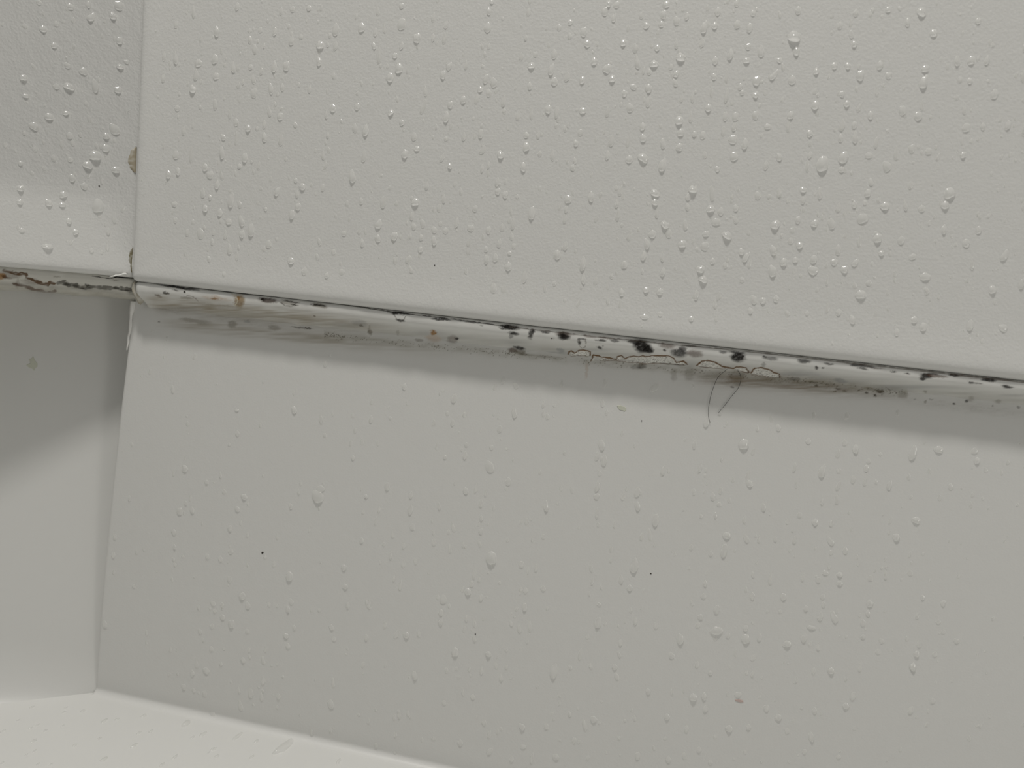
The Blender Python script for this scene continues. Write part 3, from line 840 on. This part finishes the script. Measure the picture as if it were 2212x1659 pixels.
tile(0, 0, 3.16, '''810,68,65,60 770,130,50,45 605,55,35,50 480,65,50,40 295,220,50,45 385,180,35,35 815,300,45,50 265,30,40,30 460,465,50,35 570,510,60,45,.4 805,635,55,45 650,630,50,90,-.2 160,550,50,45 385,610,45,40 175,668,45,30 470,610,80,40,.3 450,785,45,30,-.4 335,820,60,50 235,890,70,55,.6 780,915,80,70,-.5 475,950,40,50 720,1035,55,50 240,1035,40,35 365,1100,40,40 140,1130,35,30 650,1095,80,70 600,1150,70,50,.4 480,1105,40,30 725,950,45,45 790,1180,60,45 490,1240,45,50,-.3 575,1290,60,40,.4 430,1350,55,45,-.4 140,1305,50,40 135,1395,45,35 670,1450,80,90 680,1488,30,30 330,1405,55,45,-.4 470,1525,45,35 425,1412,50,30 150,1590,40,35 740,1605,30,50 780,1525,30,45 515,1600,45,35,-.4 370,330,40,40 170,195,30,35 820,470,50,35 865,435,40,25 625,150,50,70,.5 625,1730,40,40 695,1735,25,30 733,1718,35,60 325,1695,80,30''')
tile(220, 770, K6, '''565,290,40,60 1778,85,40,50 1530,455,50,60,-.5 1745,540,40,80,-.2 2143,530,40,60 2017,615,30,50 1080,640,40,50 1720,1165,110,100,-.3 1740,1085,80,60,-.5 1135,1142,60,50,.4 660,922,60,60,-.5 620,1262,60,60 220,1155,30,50 668,1188,30,40 240,718,30,35 1505,1215,40,45 1568,1105,30,45 103,1465,42,50 92,1610,40,55 277,1582,32,45 2068,1492,38,50 1160,1445,35,50 1395,1460,30,50 1015,718,30,30 2000,830,35,45 2105,1130,40,30,.5 1025,1575,50,50 835,1020,40,40 945,970,35,50 720,1250,50,50 575,1425,45,50 580,1538,40,40 840,1620,40,50 945,1640,50,50 1020,1395,50,50 1075,437,45,20 1650,1400,25,40 1775,645,30,35 975,1100,40,40 1080,1235,60,40''')
tile(180, 1209, K6, '''1515,65,35,60 1640,172,65,80 1163,185,45,55 1268,320,60,60,.4 1310,395,50,60 920,408,35,55 1032,372,50,45,-.4 1108,385,35,45 1110,480,50,45 1048,432,40,40,.4 240,122,30,50 172,545,60,60 402,232,30,35 1480,382,35,45 1655,360,50,50 1630,418,50,50 1680,565,35,45 930,592,45,40 695,745,35,55 902,870,45,85 1020,735,40,45 1450,745,32,60 1432,838,40,75 1272,825,45,50 1097,855,32,50 1630,718,45,55 1615,625,60,40,.5 1975,565,45,50,-.4 2085,235,55,45,-.4 2105,395,35,60 2075,88,50,50 870,930,40,50 980,910,70,50,.5 1432,1000,45,70 1240,1070,35,60 1335,1108,60,90 1420,1130,45,70 1430,1060,25,35 1990,1025,35,90 1250,1210,45,100,-.2 1030,1252,50,40 965,1100,45,60 878,1062,40,40 800,1040,45,50 502,608,25,50 1970,1190,60,80,-.4 1545,1195,30,35 1890,1487,40,40 320,1145,28,35 358,1140,28,35 547,1180,40,50 1180,545,60,70 1025,555,40,50,.3 1305,595,45,45 1555,1120,40,60 1820,1410,35,60 1970,1385,30,50 1995,655,35,45 1605,1550,95,130,.3 1230,1440,45,70,.3 955,1415,40,50,.3 820,1330,60,50 480,1260,40,30 170,1300,40,34 270,1285,36,26 405,1500,36,40 165,1610,44,40 445,1395,30,30 1030,1525,30,30 1065,1580,36,30 1345,1585,30,30 1380,1465,36,34 2035,1625,40,40 730,1590,36,36 630,1650,34,34 130,1440,26,26 540,1380,30,26 870,1430,26,26''')
tile(800, 800, K6, '''1052,108,45,65 270,155,40,50 1158,145,45,45,-.3 1870,138,40,80 1527,130,35,50 1148,382,48,90 1378,297,28,55 1378,373,28,60 1410,393,38,50,-.2 1030,497,45,60 505,442,32,50 655,448,40,60 1882,355,30,50 1850,290,50,70 2005,525,25,50 755,712,42,70 594,710,32,40 765,612,40,35,.5 965,635,40,40 670,262,55,80,.2 950,812,90,90,-.3 1838,638,60,90,-.3 1865,765,55,95 1805,720,40,70 1825,845,40,50 1807,967,45,85 1803,1028,50,50,.4 1098,920,55,70 132,958,48,70 322,1025,38,60 320,1152,48,90 548,1115,32,65 880,1095,42,70 840,985,30,90 918,1010,32,55 760,990,45,60,-.2 985,1122,25,50 885,1205,35,50 880,1308,40,50 1402,1122,55,80 1245,1235,35,60 1377,1348,38,45 1290,1370,28,40 660,1285,45,70,-.2 335,1278,45,60 178,1338,42,65 262,1425,35,55 107,1407,30,40 508,1403,45,65 360,1553,38,60 262,1575,42,60 870,1412,32,65,-.2 965,1550,95,110 1202,1577,45,60 1255,1630,28,80 1318,1608,32,65 1760,1610,35,75 2105,1617,75,130 2015,1040,40,70,.2 2128,1010,55,80 2125,1120,50,80,-.3 1805,1180,35,80 1815,1250,35,40 1915,1450,30,50 2160,1360,30,70 70,1140,30,60 45,1240,30,80 160,1510,35,70 500,1312,25,40 740,1415,30,50 635,1460,30,80 1943,1255,25,50''')
tile(780, 1209, K6, '''902,162,38,95 880,222,40,50 852,285,55,60 312,250,40,90 260,180,30,60 955,335,45,70 62,392,40,80 655,355,65,75 637,452,45,60 640,528,50,75,.3 188,552,38,65 42,650,42,60 905,540,42,70 838,498,32,60 822,585,26,70 903,660,35,65 1305,412,50,70,.2 1195,533,38,55,-.2 1262,590,45,80 1345,578,40,100 1310,275,40,60 1890,550,60,100,.3 1450,255,45,50 2150,428,28,50 2070,195,45,80,-.2 1915,238,32,45 1818,295,30,45 1840,205,30,60 2140,250,50,50 1895,375,40,35,-.4 2183,525,35,70 2065,692,38,60 2055,783,35,60,-.3 1535,955,68,140 428,958,55,75 1075,875,38,65 1015,772,60,40,.6 750,775,60,80 960,920,32,70 680,905,42,50 760,890,32,40 1155,880,32,50 1743,810,35,110 1830,873,36,50 1665,878,35,40 2020,880,50,50 2035,960,50,60,-.3 1115,972,40,60 812,1085,30,60 890,1118,40,50 1405,1030,35,50 1660,1250,38,45,-.2 305,1270,34,55 375,1250,35,50 265,1285,25,60 60,1315,30,50 660,1168,40,50 980,1328,45,55 1085,1400,35,60,-.2 1020,1432,40,80 1280,1360,55,60,-.4 1475,1360,45,60 1780,1372,40,110,-.2 1850,1300,60,60,-.5 1695,1470,40,60 275,1425,30,60 485,1455,35,40 575,1445,40,40 118,1505,32,50 790,1488,50,60 1290,1510,55,40,-.4 1025,1560,50,70,.4 1360,1635,35,110 1550,1600,60,60,-.4 2200,1595,45,70 1200,1620,40,60 285,635,45,80,.3 360,625,60,50,-.3 460,618,40,50''')
tile(1380, 820, K6, '''540,380,55,90 645,282,32,35 130,110,60,90,.6 838,558,85,90 910,605,32,70 1112,408,45,50 945,412,35,50 1397,315,38,60 1655,320,45,60 1350,515,45,50 1588,625,40,75 1640,530,45,50 1728,585,60,65 2185,640,65,120 1460,783,65,110 1240,738,35,80 485,742,42,80 193,763,42,80 235,742,28,35 443,555,35,80 590,960,52,60 640,1015,42,40 610,1105,32,50 132,1173,58,110 20,1285,30,65 85,1290,35,120,-.3 652,915,38,60 438,920,40,50 880,855,60,60,-.5 868,800,40,80 1253,870,28,55 1590,888,38,90,.3 1577,995,38,80 1460,1000,35,65 1708,828,45,65 1802,850,40,65 1812,733,42,55 1830,670,40,40 1890,832,28,35 1995,880,50,80 842,1145,38,60 993,1050,45,70,-.3 1280,1103,45,50 700,1268,70,55 855,1305,50,80,-.3 957,1300,32,55 677,1420,58,120 415,1360,32,50 575,1410,35,50 1532,1172,38,55 1525,1325,55,80,-.5 1530,1400,36,45 1645,1390,50,55 2050,1285,60,60,-.4 2150,800,40,50 1405,1165,50,60 1240,1310,40,70 1085,1295,35,50,-.3 1050,1637,45,105 1307,1612,36,75 1430,1622,45,50 1485,1555,55,35 1600,1640,55,40 1600,1570,50,40 1965,1592,38,60 1845,1608,45,50 1970,1512,30,30 908,1578,35,50,-.2 2160,1568,45,50,-.5 530,1650,40,50 495,1105,28,35''')
tile(1380, 1209, K6, '''515,318,45,50 622,432,60,70,.2 905,322,45,60 1150,325,55,60,-.3 1465,320,40,50 1447,490,50,80 135,555,42,65 470,548,42,55 490,478,50,45,-.4 620,600,110,70,-.3 610,648,35,35 710,628,48,50 850,570,48,50 850,670,75,80,-.3 962,652,45,65 1180,698,75,55,-.4 1315,660,50,70 1430,725,38,60 1330,415,40,50 1470,385,40,50 1555,510,60,110,-.3 1375,553,80,30 1785,535,48,60 1825,452,45,45 1840,378,60,60 1785,635,40,40 1932,670,45,45,-.4 1905,760,45,50,-.3 465,868,42,60 915,815,40,70,.3 770,778,30,70 330,675,65,90,-.3 260,790,55,50 570,920,38,40 1393,920,34,65 1762,895,40,80 1530,910,60,50,-.4 905,940,35,55 1250,990,40,60 520,1118,48,60 435,1125,70,60 75,1075,45,50 263,1085,30,65,-.2 790,1100,60,50 530,1220,45,60 1015,1213,48,60,-.2 1705,1125,50,80,.2 1400,1228,50,50 225,1275,50,50 380,1380,45,60 875,1360,42,50 1180,1395,40,60 1370,1455,50,90,-.4 1110,1285,60,60,-.4 720,1375,60,60 480,1540,40,50 362,1595,45,65 235,1620,55,60 1320,1553,38,45 1590,1592,40,40 2160,1235,40,70 570,1635,40,40 2180,880,50,50 1650,1190,60,50,.3''')
tile(1712, 900, K, '''1400,350,95,70,.3 1765,450,60,60 1185,1025,90,70,.4 1740,360,70,60 1510,700,60,60 1720,770,40,40''')
tile(1712, 1284, K, '''1210,515,45,80 1185,600,60,60,-.3 1155,735,70,80 1360,605,50,60 1245,55,45,50 1440,115,50,60 1190,240,40,40 1565,470,60,50,-.4 1440,385,45,50 1395,290,50,50 1130,1145,55,80 1340,1050,50,60''')
tile(0, 1480, 7.373, '''515,375,60,50 1050,380,50,40 1020,450,40,40 1320,440,70,50 295,580,40,40 600,655,46,40 495,710,46,50 725,745,46,40 1000,670,40,40 1190,985,60,50 550,1070,46,46 420,1130,40,40 45,760,50,50 540,920,80,60 1665,1210,80,70 2135,1000,70,60 1575,870,40,40 610,1275,46,40 810,1285,46,40 35,1260,50,40''')


NS = 34


def drop_mesh(name, seed, long_):
    """open dome in unit size: x across, z up, bulging to -y; heavy at the foot, thin at the top"""
    rnd = random.Random(seed)
    nr, na = 11, NS
    ph = [rnd.uniform(0, 6.28) for _ in range(4)]
    am = [rnd.uniform(.02, .13), rnd.uniform(.0, .10), rnd.uniform(0, .06), 0.03]
    taper = rnd.uniform(.25, .5) if long_ else rnd.uniform(.12, .32)
    bend = rnd.uniform(-.14, .14) if long_ else rnd.uniform(-.05, .05)
    vs = [(0, 0, 0)]
    for i in range(1, nr + 1):
        r = math.sin(math.pi / 2 * i / nr)
        for k in range(na):
            a = 2 * math.pi * k / na
            q = 1 + sum(am[j] * math.sin((j + 2) * a + ph[j]) for j in range(4)) * r
            vs.append((.5 * r * q * math.cos(a), 0, .5 * r * q * math.sin(a)))
    out = []
    for i, (x, _, z) in enumerate(vs):
        r = 0 if i == 0 else math.sin(math.pi / 2 * ((i - 1) // na + 1) / nr)
        heavy = 1.0 - .5 * (z + .5) * (.9 if long_ else .5)          # thicker at the foot
        h = math.sqrt(max(1 - r * r, 0)) * (.65 + .35 * (1 - r * r)) * max(heavy, .22)
        xx = x * (1 - taper * (z + .5) * 1.2) + bend * (z + .5) ** 2
        out.append((xx, -h, z - (.22 if long_ else .15) * (1 - r * r)))     # the belly hangs low: steep foot, gentle top
    fs = [(0, 1 + (k + 1) % na, 1 + k) for k in range(na)]
    for i in range(nr - 1):
        for k in range(na):
            a, b = 1 + i * na + k, 1 + i * na + (k + 1) % na
            fs.append((a, b, b + na, a + na))
    return out, [f[::-1] for f in fs]


ROUND = [drop_mesh('d', 100 + i, False) for i in range(7)]
LONG = [drop_mesh('d', 200 + i, True) for i in range(7)]


def surface(px, py):
    """which real surface the photo shows at this pixel: point, normal, up, name"""
    seam = 608 + (px - 285) * .1121
    if py < seam - 2:
        if px < 299 - 21 * py / 600 and py < 598:
            return on_left(px, py), LN, np.array([0, 0, 1.]), 'left'
        return on_right(px, py), np.array([0, -1., 0]), np.array([0, 0, 1.]), 'right'
    fl = 1522 + (px - 240) * .228
    if py > fl or (px < 200 and py > 1520):
        return on_plane(px, py, (0, 0, ZF), nzf), nzf, np.array([0, 1., 0]), 'floor'
    p = on_tray_wall(px, py)
    dz = .002
    s = (float(wall_y(p[2] + dz)) - float(wall_y(p[2] - dz))) / (2 * dz)
    up = np.array([0, s, 1.])
    up = up / np.linalg.norm(up)
    return p, np.cross(up, np.array([1., 0, 0])) * (-1 if np.cross(up, np.array([1., 0, 0]))[1] > 0 else 1), up, 'tray'


def frame(px, py_bottom, w, h, lean, thick):
    cyp = py_bottom - h / 2
    p, n, up, s = surface(px + math.sin(lean) * h * 0, cyp)
    if s == 'tray':
        thick *= .85
    if s == 'floor':
        thick = max(thick, .26) * 1.25
        lean *= .3
    dist = np.linalg.norm(p - CAM)
    r = ray(px, cyp)
    m_px = dist / np.linalg.norm(r)
    foreshort = abs(r @ n) / np.linalg.norm(r)
    hm = h * m_px
    if s == 'floor':
        hm = hm / max(foreshort, .35)
    side = np.cross(up, n)
    side = side / np.linalg.norm(side)
    up2 = up * math.cos(lean) + side * math.sin(lean)
    sd2 = side * math.cos(lean) - up * math.sin(lean)
    wm = w * m_px
    if s == 'left':
        wm = wm / max(foreshort, .4)
    y = -n
    M = Matrix(((sd2[0] * wm, y[0] * thick * wm, up2[0] * hm, p[0] + n[0] * 2e-5),
                (sd2[1] * wm, y[1] * thick * wm, up2[1] * hm, p[1] + n[1] * 2e-5),
                (sd2[2] * wm, y[2] * thick * wm, up2[2] * hm, p[2] + n[2] * 2e-5), (0, 0, 0, 1)))
    return M, s


SPECIAL = [  # photo position of the foot, label
    (1779, 371, 'biggest clear drop on the right panel, a wide bead near the upper right'),
    (1432, 369, 'plump round drop on the right panel with a bright foot, left of the widest bead'),
    (542, 511, 'plump drop with a bright streak low on the right panel near the corner'),
    (761, 395, 'tall hanging drop with a bright foot, left of the middle of the right panel'),
    (1147, 474, 'tall rounded drop in the middle of the right panel, bright at its foot'),
    (1277, 435, 'small plump drop with two glints right of the tall rounded one'),
    (1715, 88, 'very wide shallow drop with a strong glint at the top of the right panel'),
    (1527, 923, 'drop hanging from the left end of the dark hair'),
    (1555, 897, 'tiny drop at the right end of the dark hair'),
    (1607, 971, 'wide plump drop on the tray wall just below the hair'),
    (1776, 1032, 'upright oval drop on the tray wall well right of the hair'),
    (1973, 994, 'tall teardrop on the tray wall near its right side, below the shadow edge'),
    (1062, 1220, 'biggest wide drop with two glints in the middle of the tray wall'),
    (1371, 1239, 'long teardrop on the tray wall right of the biggest wide drop'),
    (1196, 1468, 'tall drop with a bright foot low in the middle of the tray wall'),
    (1416, 1138, 'teardrop with a thin bright tail on the tray wall below the hair'),
    (1564, 1205, 'teardrop low on the tray wall, straight below the right end of the hair'),
    (615, 1629, 'large flat oval drop on the tray floor at the foot of the wall'),
    (2097, 715, 'plump drop with an oblong glint close above the right end of the seam'),
]


def special_of(d):
    for q, (sx, sy_, lab) in enumerate(SPECIAL):
        if abs(sx - d[0]) < 7 and abs(sy_ - d[1]) < 9:
            return q
    return None


TILES.sort(key=lambda d: -d[2] * d[3] - (1e6 if special_of(d) is not None else 0))
SINGLE, REST = TILES[:300], TILES[300:]

GROUPS = {
    'right': ('clear water drop clinging to the white panel right of the corner joint', 'drops on the right wall panel'),
    'left': ('clear water drop clinging to the narrow panel left of the corner joint', 'drops on the left wall panel'),
    'tray': ('clear water drop clinging to the upright tray wall below the mouldy caulk', 'drops on the tray wall'),
    'floor': ('clear flat water drop lying on the tray floor', 'drops on the tray floor'),
}
PROTO = {}


def proto(key, data):
    if key not in PROTO:
        me = bpy.data.meshes.new('water_drop')
        me.from_pydata(data[0], [], data[1])
        me.polygons.foreach_set('use_smooth', [True] * len(me.polygons))
        me.materials.append(M_WATER)
        me.update()
        o = bpy.data.objects.new('water_drop', me)
        PROTO[key] = o
    return PROTO[key]


def thickness(w, h, rnd, special=False):
    base = .29 if w > 13 else .23
    t = base * rnd.uniform(.55, 1.4)
    return .36 if special else t


rnd = random.Random(11)
used = set()
for (x, y, w, h, lean) in SINGLE:
    lng = h / w > 1.35
    kind = LONG if lng else ROUND
    vi = rnd.randrange(7)
    sp = special_of((x, y))
    if sp in used:
        sp = None
    M, s = frame(x, y, w, h, lean, thickness(w, h, rnd, sp is not None))
    o = proto((lng, vi), kind[vi]).copy()
    COL.objects.link(o)
    o.matrix_world = M
    if sp is not None:
        used.add(sp)
        tag(o, SPECIAL[sp][2], 'water drop')
    else:
        tag(o, GROUPS[s][0], 'water drop', GROUPS[s][1])

# everything finer: the many small drops, one body of stuff
vs, fs = [], []


def stamp(M, data):
    b = len(vs)
    for v in data[0]:
        vs.append(tuple(M @ Vector(v)))
    for f in data[1]:
        fs.append(tuple(b + i for i in f))


for (x, y, w, h, lean) in REST:
    lng = h / w > 1.35
    M, s = frame(x, y, w, h, lean, thickness(w, h, rnd))
    stamp(M, (LONG if lng else ROUND)[rnd.randrange(7)])
for i in range(1500):
    for _ in range(20):
        x, y = rnd.uniform(-220, 2440), rnd.uniform(-260, 1655)
        seam = 608 + (x - 285) * .1121
        if y < seam - 14:
            p_ = 1.0
        elif y < seam + 150:
            p_ = .10
        else:
            p_ = .5
        if x < 300 and 560 < y:
            p_ = 0
        if abs(x - (299 - 21 * y / 600)) < 8 or (seam - 14 < y < seam + 75):
            p_ = 0
        if rnd.random() < p_:
            break
    else:
        continue
    seen = 0 < x < 2212 and y > 0
    w = rnd.uniform(4, 9) if seen else rnd.uniform(6, 16)
    M, s = frame(x, y, w, w * rnd.uniform(.9, 1.9), rnd.uniform(-.3, .3), rnd.uniform(.08, .2))
    stamp(M, ROUND[rnd.randrange(7)])
fine = mesh_obj('water_droplets', vs, fs, M_WATER)
tag(fine, 'fine spray of countless smaller water droplets over both panels and the tray', 'water droplets', kind='stuff')
